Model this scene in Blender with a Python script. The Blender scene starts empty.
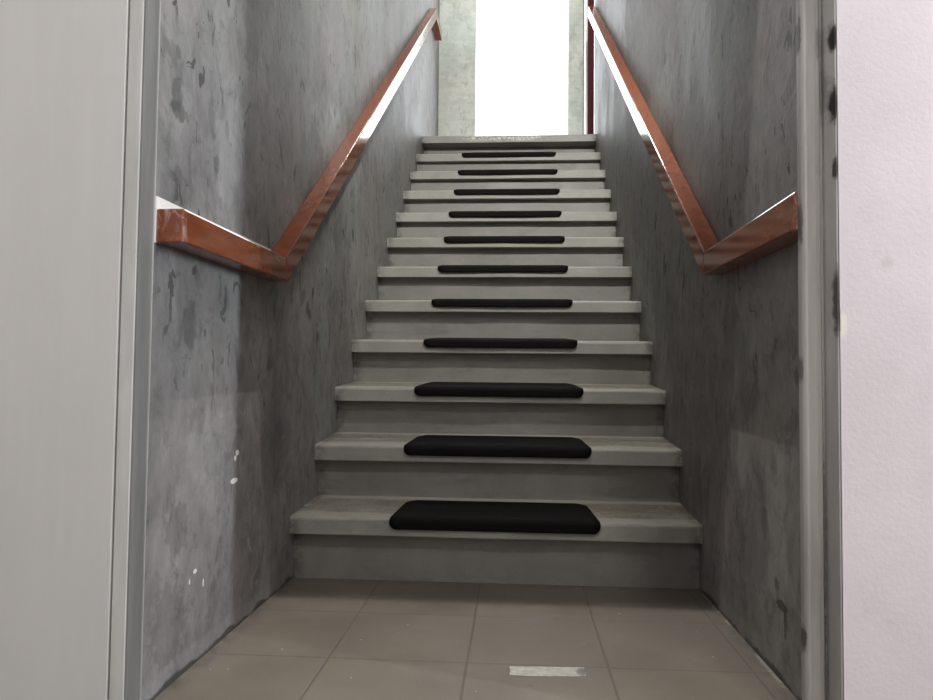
import bpy, bmesh, math, random
from mathutils import Matrix, Vector

random.seed(7)
S = bpy.context.scene
COL = S.collection

# ------------------------------------------------------------------ camera
F_PX, YAW, PITCH, ROLL = 737.67, 0.0672, 0.0422, 0.0105
CAM = Vector((0.0642, 0.0, 0.5947))
fw = Vector((-math.sin(YAW) * math.cos(PITCH), math.cos(YAW) * math.cos(PITCH), math.sin(PITCH)))
r0 = Vector((math.cos(YAW), math.sin(YAW), 0))
u0 = r0.cross(fw)
rt = r0 * math.cos(ROLL) + u0 * math.sin(ROLL)
up = rt.cross(fw)
cd = bpy.data.cameras.new('camera')
cd.sensor_fit = 'HORIZONTAL'
cd.sensor_width = 36.0
cd.lens = F_PX * 36.0 / 933.0
cd.clip_start = 0.02
cam = bpy.data.objects.new('camera', cd)
COL.objects.link(cam)
M = Matrix((rt, up, -fw)).transposed().to_4x4()
M.translation = CAM
cam.matrix_world = M
S.camera = cam

# ------------------------------------------------------------------ world, lights, exposure
W = bpy.data.worlds.new('daylight')
S.world = W
W.use_nodes = True
bgn = W.node_tree.nodes['Background']
bgn.inputs[0].default_value = (0.93, 0.97, 1.0, 1)
bgn.inputs[1].default_value = 6.5

S.view_settings.view_transform = 'Standard'
S.view_settings.look = 'None'
S.view_settings.gamma = 1
S.view_settings.use_curve_mapping = False
S.view_settings.exposure = 0.0
S.cycles.max_bounces = 10
S.cycles.diffuse_bounces = 6
S.cycles.glossy_bounces = 5
S.cycles.sample_clamp_indirect = 6


def area_light(name, loc, sx, sy, power, color=(1, 1, 1), rot=(0, 0, 0)):
    l = bpy.data.lights.new(name, 'AREA')
    l.shape = 'RECTANGLE'
    l.size, l.size_y = sx, sy
    l.energy = power
    l.color = color
    o = bpy.data.objects.new(name, l)
    o.location = loc
    o.rotation_euler = rot
    COL.objects.link(o)
    return o


HALL_LAMP = (0.08, 1.0, 4.2)
SIDE_LAMP = (2.50, 0.543, 1.45)
STAIR_LAMP = (0.38, 1.46, 2.90)
LANDING_LAMP = (-0.05, 5.0, 4.80)
area_light('hall_lamp_light', HALL_LAMP, 0.012, 0.012, 105, (1.0, 0.975, 0.955))
area_light('hall_side_lamp_light', SIDE_LAMP, 0.9, 0.06, 66, (0.84, 0.91, 1.0), (0, math.radians(90), 0))
area_light('hall_rear_lamp_light', (1.0, -1.5, 4.2), 0.5, 0.5, 76, (1.0, 0.98, 0.975))
area_light('stair_lamp_light', STAIR_LAMP, 0.14, 0.14, 54, (1.0, 1.0, 0.945), (math.radians(80), 0, 0)).data.spread = math.radians(135)
area_light('landing_lamp_light', LANDING_LAMP, 0.4, 0.4, 30, (0.94, 1.0, 0.97))

# ------------------------------------------------------------------ dimensions from the photograph
HW = 0.6                      # half width of the stairwell
Y1, GO = 2.161, 0.2593        # first nosing, going
Z1, RI = 0.1887, 0.1894       # first tread height, rise
TH = 0.050                    # tread slab thickness
NST = 12
OVER = 0.042                  # nosing overhang
TILT = [.018, .022, .020, .020, .018, .018, .016, .018, .018, .016, .016]   # treads rise a little to the back
LAND = Z1 + (NST - 1) * RI + 0.017
YB = 6.05                     # back wall of the landing


# ------------------------------------------------------------------ helpers
def tag(o, label=None, cat=None, group=None, kind=None):
    if label: o['label'] = label
    if cat: o['category'] = cat
    if group: o['group'] = group
    if kind: o['kind'] = kind
    return o


def add_box(bm, x0, x1, y0, y1, z0, z1):
    v = [bm.verts.new((x, y, z)) for z in (z0, z1) for y in (y0, y1) for x in (x0, x1)]
    for q in ((0, 2, 3, 1), (4, 5, 7, 6), (0, 1, 5, 4), (2, 6, 7, 3), (0, 4, 6, 2), (1, 3, 7, 5)):
        bm.faces.new([v[i] for i in q])


def obj(name, bm, mat, parent=None, bevel=0.0, segs=2, smooth=False):
    bmesh.ops.recalc_face_normals(bm, faces=bm.faces[:])
    me = bpy.data.meshes.new(name)
    bm.to_mesh(me)
    bm.free()
    me.materials.append(mat)
    o = bpy.data.objects.new(name, me)
    COL.objects.link(o)
    if parent is not None:
        o.parent = parent
    if bevel:
        b = o.modifiers.new('bevel', 'BEVEL')
        b.width = bevel
        b.segments = segs
        b.limit_method = 'ANGLE'
        b.angle_limit = math.radians(35)
    if smooth:
        for p in me.polygons:
            p.use_smooth = True
    return o


def boxes(name, lst, mat, parent=None, bevel=0.0, segs=2):
    bm = bmesh.new()
    for b in lst:
        add_box(bm, *b)
    return obj(name, bm, mat, parent, bevel, segs)


def empty(name, loc=(0, 0, 0)):
    o = bpy.data.objects.new(name, None)
    o.location = loc
    o.empty_display_size = 0.1
    COL.objects.link(o)
    return o


# ------------------------------------------------------------------ materials
class NT:
    def __init__(self, name):
        self.m = bpy.data.materials.new(name)
        self.m.use_nodes = True
        self.t = self.m.node_tree
        self.b = self.t.nodes['Principled BSDF']
        g = self.t.nodes.new('ShaderNodeNewGeometry')
        self.pos = g.outputs['Position']
        self.nor = g.outputs['Normal']

    def n(self, typ, ins=(), **attrs):
        nd = self.t.nodes.new(typ)
        for k, v in attrs.items():
            setattr(nd, k, v)
        for k, v in (ins.items() if isinstance(ins, dict) else enumerate(ins)):
            if v is None: continue
            if hasattr(v, 'is_output') or isinstance(v, bpy.types.NodeSocket):
                self.t.links.new(v, nd.inputs[k])
            else:
                nd.inputs[k].default_value = v
        return nd

    def math(self, op, a, b=None, c=None, clamp=False):
        return self.n('ShaderNodeMath', (a, b, c), operation=op, use_clamp=clamp).outputs[0]

    def mapv(self, scale, rot=(0, 0, 0), src=None, loc=(0, 0, 0)):
        return self.n('ShaderNodeMapping', {'Vector': src or self.pos, 'Scale': scale, 'Rotation': rot, 'Location': loc}).outputs[0]

    def noise(self, vec, scale=1.0, detail=4.0, rough=0.55, dist=0.0):
        return self.n('ShaderNodeTexNoise', {'Vector': vec, 'Scale': scale, 'Detail': detail, 'Roughness': rough, 'Distortion': dist}).outputs[0]

    def ramp(self, v, a, b, lo=0.0, hi=1.0, smooth=True):
        return self.n('ShaderNodeMapRange', {'Value': v, 'From Min': a, 'From Max': b, 'To Min': lo, 'To Max': hi},
                      interpolation_type='SMOOTHSTEP' if smooth else 'LINEAR').outputs[0]

    def mix(self, f, a, b, mode='MIX'):
        nd = self.t.nodes.new('ShaderNodeMix')
        nd.data_type = 'RGBA'
        nd.blend_type = mode
        nd.clamp_factor = True
        for idx, v in ((0, f), (6, a), (7, b)):
            if isinstance(v, bpy.types.NodeSocket):
                self.t.links.new(v, nd.inputs[idx])
            elif idx == 0:
                nd.inputs[0].default_value = v
            else:
                nd.inputs[idx].default_value = (*v, 1) if len(v) == 3 else v
        return nd.outputs[2]

    def sep(self, v=None):
        return self.n('ShaderNodeSeparateXYZ', (v or self.pos,)).outputs

    def bump(self, h, strength=0.3, dist=0.01):
        return self.n('ShaderNodeBump', {'Height': h, 'Strength': strength, 'Distance': dist}).outputs[0]

    def done(self, color=None, rough=0.5, normal=None, spec=None):
        if color is not None:
            if isinstance(color, bpy.types.NodeSocket): self.t.links.new(color, self.b.inputs['Base Color'])
            else: self.b.inputs['Base Color'].default_value = (*color, 1)
        if isinstance(rough, bpy.types.NodeSocket): self.t.links.new(rough, self.b.inputs['Roughness'])
        else: self.b.inputs['Roughness'].default_value = rough
        if normal is not None: self.t.links.new(normal, self.b.inputs['Normal'])
        if spec is not None: self.b.inputs['Specular IOR Level'].default_value = spec
        return self.m

    def spot(self, center, rad, warp=0.5, freq=30.0, edge=0.25):
        """soft ragged ellipse around a point of the surface, 0..1"""
        d = self.n('ShaderNodeVectorMath', (self.pos, center), operation='SUBTRACT').outputs[0]
        d = self.n('ShaderNodeVectorMath', (d, tuple(1.0 / r for r in rad)), operation='MULTIPLY').outputs[0]
        l = self.n('ShaderNodeVectorMath', (d,), operation='LENGTH').outputs['Value']
        nz = self.noise(self.pos, freq, 3.0)
        l = self.math('ADD', l, self.math('MULTIPLY', self.math('SUBTRACT', nz, 0.5), warp * 2))
        return self.ramp(l, 1.0 + edge, 1.0 - edge, 0, 1)


def wall_paint(name, dark, light, axis, spots=(), pale=(), dabs=(), fleck=1.0):
    """grey marbled wall paint: trowelled clouds, vertical brush streaks, dark flecks, scuffs"""
    t = NT(name)
    hs = (1, 1, 1)
    st = (4.5, 4.5, 2.8) if axis != 'B' else (1.3, 1.3, 9.0)
    big = t.noise(t.mapv((1.0, 1.0, 0.55)), 2.6, 5, 0.6, 0.6)
    strk = t.noise(t.mapv(st, rot=(0.10, 0, 0)), 2.2, 5, 0.68, 0.5)
    fine = t.noise(t.mapv((13, 13, 8) if axis != 'B' else (5, 5, 22), rot=(0.15, 0, 0)), 2.0, 4, 0.7)
    v = t.math('ADD', t.math('MULTIPLY', big, 0.70), t.math('MULTIPLY', strk, 0.38))
    mid = t.noise(t.mapv((1, 1, .7), loc=(2, 1, 0)), 9, 5, .65, 1.2)
    v = t.math('ADD', v, t.math('MULTIPLY', t.math('SUBTRACT', mid, .5), 0.45))
    v = t.math('ADD', v, t.math('MULTIPLY', fine, 0.30))
    v = t.ramp(v, 0.40, 0.98, 0, 1, False)
    c = t.mix(v, dark, light)
    hue = t.noise(t.pos, 1.7, 3, 0.5)
    c = t.mix(t.ramp(hue, 0.42, 0.62, 0.0, 0.8), c, t.mix(1.0, c, (1.065, 0.98, 0.965), 'MULTIPLY'))
    c = t.mix(t.ramp(t.noise(t.mapv((1, 1, 1), loc=(7, 2, 4)), 2.3, 3, 0.5), 0.48, 0.66, 0.0, 0.7), c, t.mix(1.0, c, (0.97, 1.02, 0.985), 'MULTIPLY'))
    smg = t.noise(t.mapv((1, 1, .8), loc=(1, 8, 3)), 13, 5, .7, 1.0)
    c = t.mix(t.ramp(smg, .52, .66, 0, .42), c, tuple(x * .75 for x in dark))
    # dark dashes, mostly vertical
    f1 = t.noise(t.mapv((23, 23, 13), rot=(0.3, 0, 0)), 1.0, 3, 0.6, 0.8)
    gate = t.noise(t.mapv((3, 3, 2.0)), 1.7, 2)
    fl = t.math('MULTIPLY', t.ramp(f1, 0.618, 0.640), t.math('MULTIPLY', t.ramp(gate, 0.42, 0.52), t.ramp(t.sep()[2], .25, 1.1, .25, 1)))
    c = t.mix(t.math('MULTIPLY', fl, 0.8 * fleck), c, tuple(x * 0.35 for x in dark))
    # pale scuffs
    f2 = t.noise(t.mapv((9, 9, 6.0), rot=(-0.3, 0, 0), loc=(3, 5, 1)), 1.5, 5, 0.7, 1.0)
    sc = t.math('MULTIPLY', t.ramp(f2, 0.60, 0.74), t.ramp(t.noise(t.pos, 1.5, 2), 0.45, 0.6))
    c = t.mix(t.math('MULTIPLY', sc, 0.35), c, tuple(min(1, x * 1.8) for x in light))
    for p, r, s in spots:
        c = t.mix(t.math('MULTIPLY', t.spot(p, r, 0.9, 45.0, 0.18), s), c, tuple(x * 0.55 for x in dark))
    for p, r, s in pale:
        c = t.mix(t.math('MULTIPLY', t.spot(p, r, 1.1, 22.0, 0.5), s), c, tuple(min(1, x * 1.7) for x in light))
    for p, r in dabs:
        c = t.mix(t.spot(p, r, 0.35, 60.0, 0.12), c, (0.75, 0.76, 0.75))
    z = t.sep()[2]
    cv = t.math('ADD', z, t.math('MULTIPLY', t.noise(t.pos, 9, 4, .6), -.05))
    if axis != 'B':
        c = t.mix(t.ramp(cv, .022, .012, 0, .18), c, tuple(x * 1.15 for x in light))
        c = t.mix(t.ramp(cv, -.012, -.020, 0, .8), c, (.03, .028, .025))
    h = t.math('ADD', t.math('MULTIPLY', mid, 0.7), t.math('MULTIPLY', fine, 0.5))
    return t.done(c, t.ramp(big, 0.3, 0.7, 0.48, 0.66), t.bump(h, 0.42, 0.008), 0.25)


L_SPOTS = [((-HW, 1.375, 1.150), (.05, .022, .036), .60), ((-HW, 1.39, 1.118), (.05, .034, .018), .60),
           ((-HW, 1.378, 1.232), (.05, .010, .014), .4), ((-HW, 1.46, 0.703), (.05, .030, .05), .42),
           ((-HW, 1.505, 0.508), (.05, .04, .03), .25), ((-HW, 1.625, 1.163), (.05, .011, .026), .55),
           ((-HW, 1.572, 1.068), (.05, .014, .022), .5), ((-HW, 1.37, 0.985), (.05, .014, .010), .45),
           ((-HW, 1.39, 0.99), (.05, .02, .02), .4), ((-HW, 1.43, 0.30), (.05, .05, .05), .3),
           ((-HW, 1.60, 0.42), (.05, .06, .05), .25), ((-HW, 1.88, 1.42), (.05, .016, .010), .6),
           ((-HW, 1.60, 0.985), (.05, .008, .018), .45), ((-HW, 1.95, 0.66), (.05, .02, .05), .3),
           ((-HW, 1.40, 0.12), (.05, .07, .08), .3), ((-HW, 1.74, 0.62), (.05, .03, .03), .25)]
L_PALE = [((-HW, 1.63, 1.10), (.05, .05, .14), .25), ((-HW, 2.7, 1.45), (.05, .3, .12), .35),
          ((-HW, 1.57, 0.42), (.05, .10, .10), .2)]
L_DABS = [((-HW, 1.718, 0.353), (.05, .021, .0065)), ((-HW, 1.735, 0.418), (.05, .010, .007)), ((-HW, 1.722, 0.406), (.05, .007, .006)),
          ((-HW, 1.515, 0.193), (.05, .009, .005)), ((-HW, 1.49, 0.178), (.05, .003, .006)),
          ((-HW, 1.557, 0.158), (.05, .0025, .009))]
R_SPOTS = [((HW, 1.538, 0.150), (.05, .030, .010), .8), ((HW, 1.52, 0.125), (.05, .008, .03), .7),
           ((HW, 1.567, 0.185), (.05, .012, .018), .7), ((HW, 2.30, 1.50), (.05, .012, .05), .6),
           ((HW, 2.15, 1.38), (.05, .014, .06), .6), ((HW, 1.95, 1.28), (.05, .010, .07), .65),
           ((HW, 1.84, 1.30), (.05, .010, .03), .5), ((HW, 1.64, 0.30), (.05, .02, .03), .4)]
R_PALE = [((HW, 2.9, 1.62), (.05, .35, .13), .35), ((HW, 1.56, 0.30), (.05, .05, .13), .22),
          ((HW, 1.80, 0.42), (.05, .04, .07), .2), ((HW, 2.35, 1.22), (.05, .2, .1), .2)]

M_LEFT = wall_paint('marbled grey paint left', (.082, .080, .078), (.305, .300, .296), 'S', L_SPOTS, L_PALE, L_DABS)
M_RIGHT = wall_paint('marbled grey paint right', (.072, .070, .067), (.272, .265, .256), 'S', R_SPOTS, R_PALE)
M_BACK = wall_paint('marbled grey paint back', (.34, .362, .335), (.61, .64, .60), 'B', fleck=.35)  # same wall paint lightened, haze from the opening put into its colour


def m_plaster():
    t = NT('off white roughcast plaster')
    a = t.noise(t.pos, 130, 4, 0.6)
    b = t.noise(t.pos, 3, 4, 0.6)
    c = t.mix(t.ramp(b, .3, .7), (.53, .482, .495), (.59, .54, .552))
    sm = t.math('MULTIPLY', t.ramp(t.noise(t.mapv((1, 1, .7)), 20, 5, .7, 1.0), .58, .72), t.ramp(t.sep()[2], .30, .12))
    c = t.mix(t.math('MULTIPLY', sm, .35), c, (.20, .19, .185))
    pit = t.spot((.68, 1.27, .80), (.010, .05, .010), .3, 60, .3)
    c = t.mix(t.math('MULTIPLY', pit, .3), c, (.35, .32, .32))
    rust = t.spot((.6010, 1.27, .705), (.004, .05, .020), .7, 70, .4)
    c = t.mix(t.math('MULTIPLY', rust, .8), c, (.12, .04, .02))
    chip = t.spot((.609, 1.27, .695), (.006, .05, .022), .5, 60, .4)
    c = t.mix(t.math('MULTIPLY', chip, .6), c, (.72, .66, .56))
    h = t.math('ADD', t.math('MULTIPLY', a, .6), t.math('MULTIPLY', t.noise(t.pos, 70, 3), .3))
    return t.done(c, .8, t.bump(h, .17, .004), .25)


def m_metal(name, col, smudge=0.2, rough=.38, dirt=()):
    t = NT(name)
    a = t.noise(t.mapv((6, 6, .8)), 3, 4, .6)
    c = t.mix(t.ramp(a, .35, .7), tuple(x * (1 - smudge) for x in col), col)
    for p, r, s in dirt:
        c = t.mix(t.math('MULTIPLY', t.spot(p, r, .7, 60, .4), s), c, (.012, .010, .009))
    return t.done(c, rough, t.bump(t.noise(t.mapv((4, 4, 1)), 9, 3), .06, .004), .4)


def m_step(name, base, worn, top=False):
    t = NT(name)
    a = t.noise(t.pos, 5, 5, .62, .4)
    sp = t.noise(t.pos, 90, 4, .7)
    c = t.mix(t.ramp(a, .32, .70), tuple(x * .80 for x in base), base)
    c = t.mix(t.math('MULTIPLY', t.ramp(sp, .55, .75), .35), c, tuple(x * .55 for x in base))
    if top:
        # beige speckled wear on what is walked on, grey paint elsewhere
        nz = t.sep(t.nor)[2]
        wr = t.noise(t.mapv((1, 2.2, 2.2)), 7, 5, .65, .6)
        tp = t.math('MULTIPLY', t.ramp(nz, .55, .85), t.ramp(wr, .34, .52))
        cc = t.mix(t.ramp(t.noise(t.pos, 60, 4, .7), .35, .7), tuple(x * .6 for x in worn), worn)
        c = t.mix(tp, c, cc)
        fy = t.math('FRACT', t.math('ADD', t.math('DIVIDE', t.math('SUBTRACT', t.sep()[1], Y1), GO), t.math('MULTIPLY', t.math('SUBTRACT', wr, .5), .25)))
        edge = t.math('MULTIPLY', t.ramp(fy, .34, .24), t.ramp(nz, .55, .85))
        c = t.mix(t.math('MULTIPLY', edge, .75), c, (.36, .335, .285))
        nose_glint = t.math('MULTIPLY', t.math('MULTIPLY', t.ramp(t.sep()[2], LAND - .045, LAND - .03), t.ramp(t.noise(t.pos, 95, 3, .7), .48, .60)),
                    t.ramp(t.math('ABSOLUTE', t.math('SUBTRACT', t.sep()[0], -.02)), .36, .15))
        c = t.mix(t.math('MULTIPLY', nose_glint, .8), c, (.80, .79, .74))  # highlight specks on the landing nosing, painted into the colour
        pl = t.noise(t.pos, 160, 2, .6)
        c = t.mix(t.math('MULTIPLY', t.ramp(pl, .68, .74), .5), c, (.55, .53, .48))
    else:
        smu = t.noise(t.mapv((.8, 1, 2.5)), 6, 5, .7, .8)
        c = t.mix(t.math('MULTIPLY', t.ramp(smu, .52, .72), .45), c, tuple(x * .5 for x in base))
    # grime where the steps meet the side walls
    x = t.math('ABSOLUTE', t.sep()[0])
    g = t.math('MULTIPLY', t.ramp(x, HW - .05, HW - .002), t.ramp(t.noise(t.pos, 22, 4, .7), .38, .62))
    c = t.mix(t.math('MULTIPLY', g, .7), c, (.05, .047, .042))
    return t.done(c, t.ramp(a, .3, .7, .42, .60), t.bump(t.math('ADD', t.math('MULTIPLY', a, .7), t.math('MULTIPLY', sp, .12)), .25, .006), .4)


def m_floor():
    t = NT('taupe floor tiles')
    s = t.sep()
    def line(coord, off, period, w):
        u = t.math('FRACT', t.math('DIVIDE', t.math('SUBTRACT', coord, off - 100 * period), period))
        d = t.math('MULTIPLY', t.math('SUBTRACT', .5, t.math('ABSOLUTE', t.math('SUBTRACT', u, .5))), period)
        return t.ramp(d, w * 1.6, w * .5)
    lx = line(s[0], -.035, .2975, .0022)
    ly = line(s[1], 1.583, .3075, .0020)
    g = t.math('MAXIMUM', lx, ly)
    ix = t.math('FLOOR', t.math('DIVIDE', t.math('ADD', s[0], .035), .2975))
    iy = t.math('FLOOR', t.math('DIVIDE', t.math('SUBTRACT', s[1], 1.583), .3075))
    cell = t.n('ShaderNodeCombineXYZ', (ix, iy, 0.0)).outputs[0]
    rnd = t.n('ShaderNodeTexWhiteNoise', {'Vector': cell}, noise_dimensions='3D').outputs[0]
    a = t.noise(t.pos, 4, 5, .6)
    f = t.noise(t.pos, 240, 3, .7)
    c = t.mix(t.ramp(a, .3, .7), (.122, .101, .080), (.156, .131, .104))
    c = t.mix(t.math('MULTIPLY', rnd, .25), c, (.10, .087, .073))
    c = t.mix(t.math('MULTIPLY', t.ramp(f, .5, .75), .4), c, (.066, .056, .046))
    c = t.mix(t.math('MULTIPLY', t.ramp(t.noise(t.pos, 55, 1.5, .5), .765, .785), .8), c, (.5, .46, .40))
    c = t.mix(t.math('MULTIPLY', g, .42), c, (.040, .034, .028))
    # spilled wall paint and dirt along the wall feet
    x = t.math('ABSOLUTE', s[0])
    dirt = t.math('MULTIPLY', t.ramp(x, HW - .045, HW - .005), t.ramp(t.noise(t.pos, 16, 4, .7), .40, .60))
    c = t.mix(t.math('MULTIPLY', dirt, .7), c, (.06, .054, .048))
    fr = t.math('MULTIPLY', t.ramp(s[0], HW - .010, HW - .006), t.ramp(t.noise(t.pos, 13, 4, .6), .47, .54))
    c = t.mix(t.math('MULTIPLY', fr, .35), c, (.40, .37, .32))
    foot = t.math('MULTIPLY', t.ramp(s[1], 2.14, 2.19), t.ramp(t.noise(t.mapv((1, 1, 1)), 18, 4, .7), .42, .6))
    c = t.mix(t.math('MULTIPLY', foot, .6), c, (.075, .065, .055))  # ragged occlusion shade at the riser foot, painted into the floor colour
    dot = t.spot((.098, 1.478, 0), (.007, .005, .05), .3, 60, .3)
    c = t.mix(t.math('MULTIPLY', dot, .5), c, (.06, .05, .04))
    return t.done(c, .45, t.bump(t.math('SUBTRACT', t.math('MULTIPLY', f, .15), g), .3, .002), .4)


def m_rail():
    t = NT('glossy red brown rail paint')
    a = t.noise(t.mapv((8, 2, 8)), 4, 4, .6)
    c = t.mix(t.ramp(a, .3, .7), (.148, .037, .013), (.205, .054, .018))
    wear = t.noise(t.mapv((10, 3, 10)), 9, 5, .75, .8)
    c = t.mix(t.math('MULTIPLY', t.ramp(wear, .72, .85), .2), c, (.42, .30, .25))
    # the cut end by the doorway is scuffed pale
    s = t.sep()
    e = t.math('MULTIPLY', t.ramp(s[1], 1.330, 1.300), t.ramp(t.noise(t.mapv((1, 1, .5)), 45, 4, .7, 1.0), .47, .66))
    c = t.mix(t.math('MULTIPLY', e, .55), c, (.45, .36, .34))
    return t.done(c, t.ramp(a, .3, .7, .10, .15), t.bump(t.noise(t.mapv((5, 1.0, 5)), 5, 1), .05, .003), .6)


def m_plain(name, col, rough=.5, spec=.5, bump=0.0, freq=80):
    t = NT(name)
    a = t.noise(t.pos, 6, 4, .6)
    c = t.mix(t.ramp(a, .3, .7), tuple(x * .88 for x in col), col)
    nrm = t.bump(t.noise(t.pos, freq, 3, .6), bump, .003) if bump else None
    return t.done(c, rough, nrm, spec)


M_PLASTER = m_plaster()
M_JAMB = m_metal('grey frame paint', (.50, .50, .485), .2, .42)
M_LEAF = m_metal('pale grey leaf paint', (.52, .513, .50), .04, .5)
M_REBATE = m_metal('dark grey rebate paint', (.19, .188, .180), .25, .5)
M_BEAD = m_metal('pale bead paint', (.42, .41, .40), .2, .5)
M_JAMB_R = m_metal('worn grey frame paint', (.34, .328, .318), .3, .5,
                   [((.5985, 1.272, 1.185), (.0050, .2, .024), 1), ((.585, 1.29, 1.185), (.010, .2, .03), .35),
                    ((.5985, 1.27, 1.070), (.0045, .2, .032), 1), ((.588, 1.28, 1.10), (.006, .2, .05), .4),
                    ((.5995, 1.27, .960), (.003, .2, .020), .9), ((.5995, 1.27, .735), (.0035, .2, .055), .85),
                    ((.586, 1.29, .33), (.003, .2, .16), .6), ((.585, 1.29, .10), (.004, .2, .12), .6),
                    ((.5485, 1.29, .87), (.0025, .2, .04), .7), ((.5485, 1.29, 1.20), (.002, .2, .03), .6),
                    ((.5485, 1.29, .62), (.002, .2, .02), .6), ((.5485, 1.29, .17), (.003, .2, .02), .8)])
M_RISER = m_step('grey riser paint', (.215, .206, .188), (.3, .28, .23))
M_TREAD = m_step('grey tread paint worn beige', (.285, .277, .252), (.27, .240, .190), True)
M_FLOOR = m_floor()
M_RAIL = m_rail()
M_BATTEN = m_plain('white batten paint', (.78, .77, .74), .5)
M_RUBBER = m_plain('black rubber', (.0065, .0050, .0050), .75, .08, .25, 220)
M_WHITE = m_plain('white ceiling paint', (.75, .75, .73), .7)
M_CREAM = m_plain('pale hall paint', (.62, .60, .58), .7)
M_MAROON = m_plain('maroon door paint', (.060, .017, .020), .9, 0.0)
M_FRAMEW = m_plain('white gloss frame paint', (.75, .75, .73), .25)
M_TAPE = NT('scuffed pale tape')
_t = M_TAPE
_c = _t.mix(_t.ramp(_t.noise(_t.pos, 60, 4, .7), .35, .7), (.30, .28, .25), (.42, .40, .36))
_c = _t.mix(_t.math('MULTIPLY', _t.spot((.203, 1.552, 0), (.010, .02, .05), .6, 70, .4), .8), _c, (.09, .08, .07))
M_TAPE = _t.done(_c, .5)

# ------------------------------------------------------------------ the setting
tag(boxes('floor', [(-2.2, 2.6, -2.6, 2.24, -.15, 0)], M_FLOOR), 'taupe tiled floor at the foot of the stairs', 'floor', kind='structure')

# side walls of the stairwell; the right one has the recess of the landing door cut out
DY0, DY1, DZ1 = 5.17, 5.72, LAND + 2.02
tag(boxes('wall_left', [(-HW - .2, -HW, 1.302, YB, 0, 5.2)], M_LEFT),
    'grey marbled stairwell wall left of the stairs', 'wall', kind='structure')
tag(boxes('wall_right', [(HW, HW + .2, 1.302, DY0, 0, 5.2), (HW, HW + .2, DY1, YB, 0, 5.2),
                         (HW, HW + .2, DY0, DY1, DZ1, 5.2), (HW, HW + .2, DY0, DY1, 0, LAND),
                         (HW + .11, HW + .2, DY0, DY1, LAND, DZ1)], M_RIGHT),
    'grey marbled stairwell wall right of the stairs', 'wall', kind='structure')
OX0, OX1, OZ1 = -.291, .477, LAND + 2.15
tag(boxes('wall_back', [(-1, OX0, YB, YB + .22, LAND - .4, 5.2), (OX1, 1, YB, YB + .22, LAND - .4, 5.2),
                        (OX0, OX1, YB, YB + .22, OZ1, 5.2), (OX0, OX1, YB, YB + .22, LAND - .4, LAND + .005)], M_BACK),
    'grey landing wall, lightened for glare around the bright opening', 'wall', kind='structure')

# hall wall with the doorway to the stairs
DH = 3.15
tag(boxes('wall_front', [(-2.2, -.634, 1.290, 1.45, 0, 4.4), (.6005, 2.6, 1.2665, 1.41, 0, 4.4),
                         (-.640, .606, 1.268, 1.41, DH + .06, 4.4)], M_PLASTER, bevel=.0012),
    'off white roughcast wall right of the doorway', 'wall', kind='structure')
tag(boxes('ceiling', [(-2.2, 2.6, -2.6, 1.41, 4.4, 4.52)], M_WHITE), 'white hall ceiling', 'ceiling', kind='structure')
bm = bmesh.new()
prof = [(1.41, 3.2), (4.0, 4.85), (YB + .22, 4.85), (YB + .22, 5.2), (3.9, 5.2), (1.41, 3.35)]
vs = [[bm.verts.new((x, y, z)) for y, z in prof] for x in (-HW - .2, HW + .2)]
bm.faces.new(vs[0]); bm.faces.new(vs[1][::-1])
for i in range(6):
    j = (i + 1) % 6
    bm.faces.new((vs[0][i], vs[1][i], vs[1][j], vs[0][j]))
tag(obj('ceiling', bm, M_WHITE), 'white ceiling sloping up over the stairs', 'ceiling', kind='structure')
tag(boxes('wall_rear', [(-2.2, 2.6, -2.72, -2.6, 0, 4.4)], M_CREAM), 'pale hall wall behind the viewer', 'wall', kind='structure')
tag(boxes('wall_hall_left', [(-2.32, -2.2, -2.72, 1.3, 0, 4.4)], M_CREAM), 'pale hall wall on the left side', 'wall', kind='structure')
tag(boxes('wall_hall_right', [(2.6, 2.72, -2.72, 1.41, 0, 4.4)], M_CREAM), 'pale hall wall on the right side', 'wall', kind='structure')

# steel door frame of the doorway
fr = empty('trim_1', (0, 1.26, 0))
tag(fr, 'grey painted steel frame around the doorway to the stairs', 'door frame', kind='structure')
def kid(name, lst, mat, parent, bevel=0, segs=2):
    off = parent.location
    return boxes(name, [(a - off.x, b - off.x, c - off.y, d - off.y, e - off.z, f - off.z) for a, b, c, d, e, f in lst], mat, parent, bevel, segs)
kid('jamb', [(-.6310, -.6045, 1.250, 1.301, 0, DH)], M_JAMB, fr, .002)
kid('rebate', [(-.6050, -.6015, 1.2515, 1.300, 0, DH)], M_REBATE, fr)
kid('edge_bead', [(-.6030, -.5995, 1.2992, 1.3018, 0, DH)], M_BEAD, fr)
# right jamb: rounded stop, groove and a narrow leg back to the plaster
bm = bmesh.new()
pr = [(.5485, 1.3005)]
for k in range(7):
    a = math.pi - k * math.pi / 2 / 6
    pr.append((.5565 + .008 * math.cos(a), 1.2905 - .008 * math.sin(a)))
pr += [(.572, 1.2835), (.580, 1.286), (.5855, 1.296), (.5885, 1.296), (.591, 1.291), (.5992, 1.2665), (.6030, 1.2665), (.6030, 1.3005)]
lo = [bm.verts.new((x, y - 1.26, 0)) for x, y in pr]
hi = [bm.verts.new((x, y - 1.26, DH)) for x, y in pr]
bm.faces.new(lo); bm.faces.new(hi[::-1])
for i in range(len(pr)):
    j = (i + 1) % len(pr)
    bm.faces.new((lo[i], lo[j], hi[j], hi[i]))
tag(obj('jamb', bm, M_JAMB_R, fr), 'worn jamb with black scuffs')
kid('head', [(-.6365, .618, 1.250, 1.335, DH, DH + .06)], M_JAMB, fr, .002)

d1 = empty('door_1', (-1.1, 1.25, 0))
tag(d1, 'pale grey flat door panel left of the doorway', 'door', kind='structure')
kid('leaf', [(-1.55, -.6340, 1.2505, 1.2885, .006, 2.05)], M_LEAF, d1, .0025)

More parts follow.
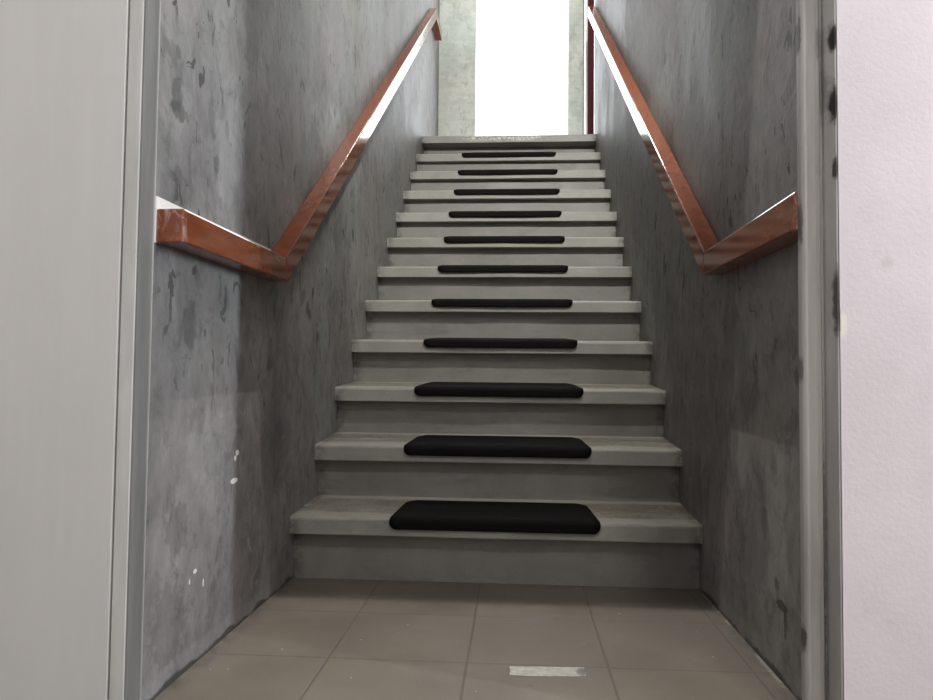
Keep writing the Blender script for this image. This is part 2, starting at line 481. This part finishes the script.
# landing door on the right
d2 = empty('door_2', (HW, 5.45, LAND))
tag(d2, 'maroon landing door with white frame at the top right', 'door', kind='structure')
kid('leaf', [(HW + .002, HW + .042, DY0 + .0125, DY1 - .03, LAND + .004, DZ1 - .03)], M_MAROON, d2, .002)
kid('frame', [(HW - .001, HW + .06, DY0 - .03, DY0 + .012, LAND, DZ1 + .05), (HW - .012, HW + .06, DY1 - .03, DY1 + .12, LAND, DZ1 + .05),
              (HW - .001, HW + .06, DY0 + .0125, DY1 - .03, DZ1 - .03, DZ1 + .05)], M_FRAMEW, d2, .004)

# ------------------------------------------------------------------ staircase
st = empty('staircase', (0, Y1, 0))
tag(st, 'grey painted concrete staircase with worn overhanging treads', 'staircase')
for n in range(NST):
    y = Y1 + n * GO
    z = Z1 + n * RI if n < NST - 1 else LAND
    zb = 0 if n == 0 else Z1 + (n - 1) * RI
    ov = OVER if n < NST - 1 else .11
    bm = bmesh.new()
    add_box(bm, -HW + .001, HW - .001, y + ov - Y1, y + ov + .09 - Y1, zb, z - TH)
    obj('riser', bm, M_RISER, st)
    bm = bmesh.new()
    y1 = y + GO + (OVER if n < NST - 2 else .11) if n < NST - 1 else YB
    dz = TILT[n] if n < NST - 1 else 0
    # slab with a slightly wavy worn front edge
    nx = 40
    rows = []
    rnd = random.Random(n)
    ph = [rnd.uniform(0, 6.28) for _ in range(4)]
    for i in range(nx + 1):
        x = -HW + .0005 + (2 * HW - .001) * i / nx
        w = .0012 * (math.sin(5 * x + ph[0]) + math.sin(13 * x + ph[1])) + .0006 * rnd.uniform(-1, 1)
        w2 = .0010 * (math.sin(6 * x + ph[2]) + math.sin(17 * x + ph[3]))
        yf = y - Y1 + w
        pts = [(yf + .001, z - TH), (yf, z - TH + .002), (yf, z - .007 + w2), (yf + .002, z - .0025 + w2 * .6), (yf + .007, z + .0005), (y1 - Y1, z + dz), (y1 - Y1, z - TH)]
        rows.append([bm.verts.new((x, a, b)) for a, b in pts])
    for i in range(nx):
        for k in range(7):
            j = (k + 1) % 7
            bm.faces.new((rows[i][k], rows[i + 1][k], rows[i + 1][j], rows[i][j]))
    bm.faces.new(rows[0]); bm.faces.new(rows[-1][::-1])
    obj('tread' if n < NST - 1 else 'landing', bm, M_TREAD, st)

# ------------------------------------------------------------------ anti slip pads
def pad_mesh(hw=.306, top=.222, lip=.030, rt_=.030, rb=.022, thick=.0065):
    """rubber sheet bent over a nosing at the origin: y>0 on the tread, lip hanging in front"""
    bm = bmesh.new()
    L = top + lip
    R = .009                                     # bend radius of the outer face
    vs_ = [0.0, .002, .005, .009, .014, .02, .03, .05, .1, .15]
    n1 = [top * q for q in (0, .004, .015, .035, .06, .09, .12, .15, .3, .5, .7, .85, .95)]
    n2 = [top + lip * q for q in (0, .12, .25, .4, .5, .6, .7, .78, .86, .92, .97, 1.0)]
    vv = n1 + n2
    nx = 24
    outer, inner = [], []
    for v in vv:
        if v < rt_:
            h = hw - .022 - rt_ + math.sqrt(max(0, rt_ ** 2 - (rt_ - v) ** 2)) + .022 * v / L
        elif L - v < rb:
            h = hw - rb + math.sqrt(max(0, rb ** 2 - (rb - (L - v)) ** 2))
        else:
            h = hw - .022 * max(0, (top - v)) / top
        if v <= top - R:
            p, nr = (top - v, 0.0), (0, 1)
        elif v >= top + R * .57:
            p, nr = (0.0, -(v - top)), (-1, 0)
        else:
            a = (v - (top - R)) / (R * 1.57) * math.pi / 2
            p, nr = (R - R * math.sin(a), -R + R * math.cos(a)), (-math.sin(a), math.cos(a))
        ro, ri = [], []
        for i in range(nx + 1):
            u = -1 + 2 * i / nx
            u = math.copysign(abs(u) ** .8, u)
            ed = min(1.0, (1 - abs(u)) * h / .006, max(.0, v) / .006, (L - v) / .006)
            tk = thick * (.45 + .55 * math.sqrt(max(0, min(1, ed))))
            ri.append(bm.verts.new((u * h, p[0] + nr[0] * .0006, p[1] + nr[1] * .0006)))
            ro.append(bm.verts.new((u * h, p[0] + nr[0] * tk, p[1] + nr[1] * tk)))
        outer.append(ro); inner.append(ri)
    for r in outer + inner:
        for q in r:
            q.co.z += .075 * max(0, q.co.y - .006)
    m = len(vv)
    for a in range(m - 1):
        for i in range(nx):
            bm.faces.new((outer[a][i], outer[a][i + 1], outer[a + 1][i + 1], outer[a + 1][i]))
            bm.faces.new((inner[a][i], inner[a + 1][i], inner[a + 1][i + 1], inner[a][i + 1]))
    for a in range(m - 1):
        for i in (0, nx):
            bm.faces.new((outer[a][i], outer[a + 1][i], inner[a + 1][i], inner[a][i]))
    for a in (0, m - 1):
        for i in range(nx):
            bm.faces.new((outer[a][i], outer[a][i + 1], inner[a][i + 1], inner[a][i]))
    return bm

ORD = ['lowest step', 'second step from the floor', 'third step from the floor', 'fourth step from the floor',
       'fifth step from the floor', 'sixth step, halfway up the stairs', 'seventh step from the floor',
       'eighth step from the floor', 'third step down from the topmost pad', 'step just below the topmost pad',
       'uppermost padded step, right below the landing']
ORD[8] = 'ninth step, two below the uppermost pad'
ORD[9] = 'tenth step, next below the uppermost pad'
proto = obj('anti_slip_pad', pad_mesh(), M_RUBBER, smooth=True)
for n in range(11):
    o = proto if n == 0 else proto.copy()
    if n: COL.objects.link(o)
    dx = (.004, .004, .001, 0, 0, -.002, -.001, -.002, .002, .003, .006)[n]
    o.location = (dx, Y1 + n * GO - .0052, Z1 + n * RI + .0013)
    tag(o, 'black rubber anti-slip pad on the ' + ORD[n], 'stair pad', 'anti-slip pads on the stair nosings')

# ------------------------------------------------------------------ handrails
def rail(name, side, label, level, slope, ret=None):
    """rectangular rail: level piece by the doorway, sloping piece, optional level return"""
    xi, xo = side * .545, side * .5975           # face towards the stairs, face towards the wall
    root = empty(name, (side * .57, level[0][0], level[0][1]))
    tag(root, label, 'handrail')
    off = root.location
    def piece(nm, secs, mat=M_RAIL, xa=xi, xb=xo, bev=.0035):
        bm = bmesh.new()
        rows = []
        for (yt, zt), (yb, zb) in secs:
            rows.append([bm.verts.new((x - off.x, y - off.y, z - off.z)) for x, y, z in
                         ((xa, yt, zt), (xb, yt, zt), (xb, yb, zb), (xa, yb, zb))])
        for a, b in zip(rows, rows[1:]):
            for k in range(4):
                j = (k + 1) % 4
                bm.faces.new((a[k], a[j], b[j], b[k]))
        bm.faces.new(rows[0]); bm.faces.new(rows[-1][::-1])
        return obj(nm, bm, mat, root, bev, 2)
    (ya, zta, zba), (yk, ztk, zbk) = level[0], level[1]
    ykb = level[2]
    ye, zte, zbe = slope
    piece('level_rail', [((ya, zta), (ya, zba)), ((yk, ztk), (ykb, zbk))])
    g = .0004
    piece('sloping_rail', [((yk + g, ztk + g), (ykb + g, zbk + g)), ((ye, zte), (ye + .015, zbe))])
    # thin pale strip on the wall above the level piece
    if level[3]:
        bz = level[3]
        bt = piece('wall_strip', [((ya, bz[0]), (ya, zba)), ((yk + .03, bz[1]), (yk + .03, ztk - .02))], M_BATTEN, side * .5973, side * .6001, 0)
        tag(bt, 'thin white strip along the wall above the rail')
    if ret:
        yr = ret
        piece('return_rail', [((ye + g, zte), (ye + .015 + g, zbe)), ((yr, zte - .002), (yr, zbe + .002))])
    return root

rail('handrail', -1, 'glossy red-brown handrail on the left wall, scuffed pale end', 
     [(1.3024, .906, .843), (1.905, .916, .855), 1.928, (.929, .944)], (5.37, 3.377, 3.300), 5.74)
rail('handrail', 1, 'glossy red-brown handrail on the right wall, darker level piece',
     [(1.3015, .931, .862), (1.925, .934, .875), 1.945, None], (5.06, 3.205, 3.134))

# ------------------------------------------------------------------ small things
bm = bmesh.new()
pts = [(.056, 1.523), (.10, 1.5215), (.16, 1.527), (.209, 1.531), (.2125, 1.545), (.2085, 1.562), (.211, 1.577), (.15, 1.5745), (.09, 1.570), (.055, 1.568), (.0575, 1.55)]
vb = [bm.verts.new((x, y, .0002)) for x, y in pts]
vt = [bm.verts.new((x, y, .0014)) for x, y in pts]
bm.faces.new(vb); bm.faces.new(vt[::-1])
for i in range(len(pts)):
    j = (i + 1) % len(pts)
    bm.faces.new((vb[i], vb[j], vt[j], vt[i]))
tag(obj('floor_tape', bm, M_TAPE), 'short pale strip of tape stuck on the floor tiles', 'tape')
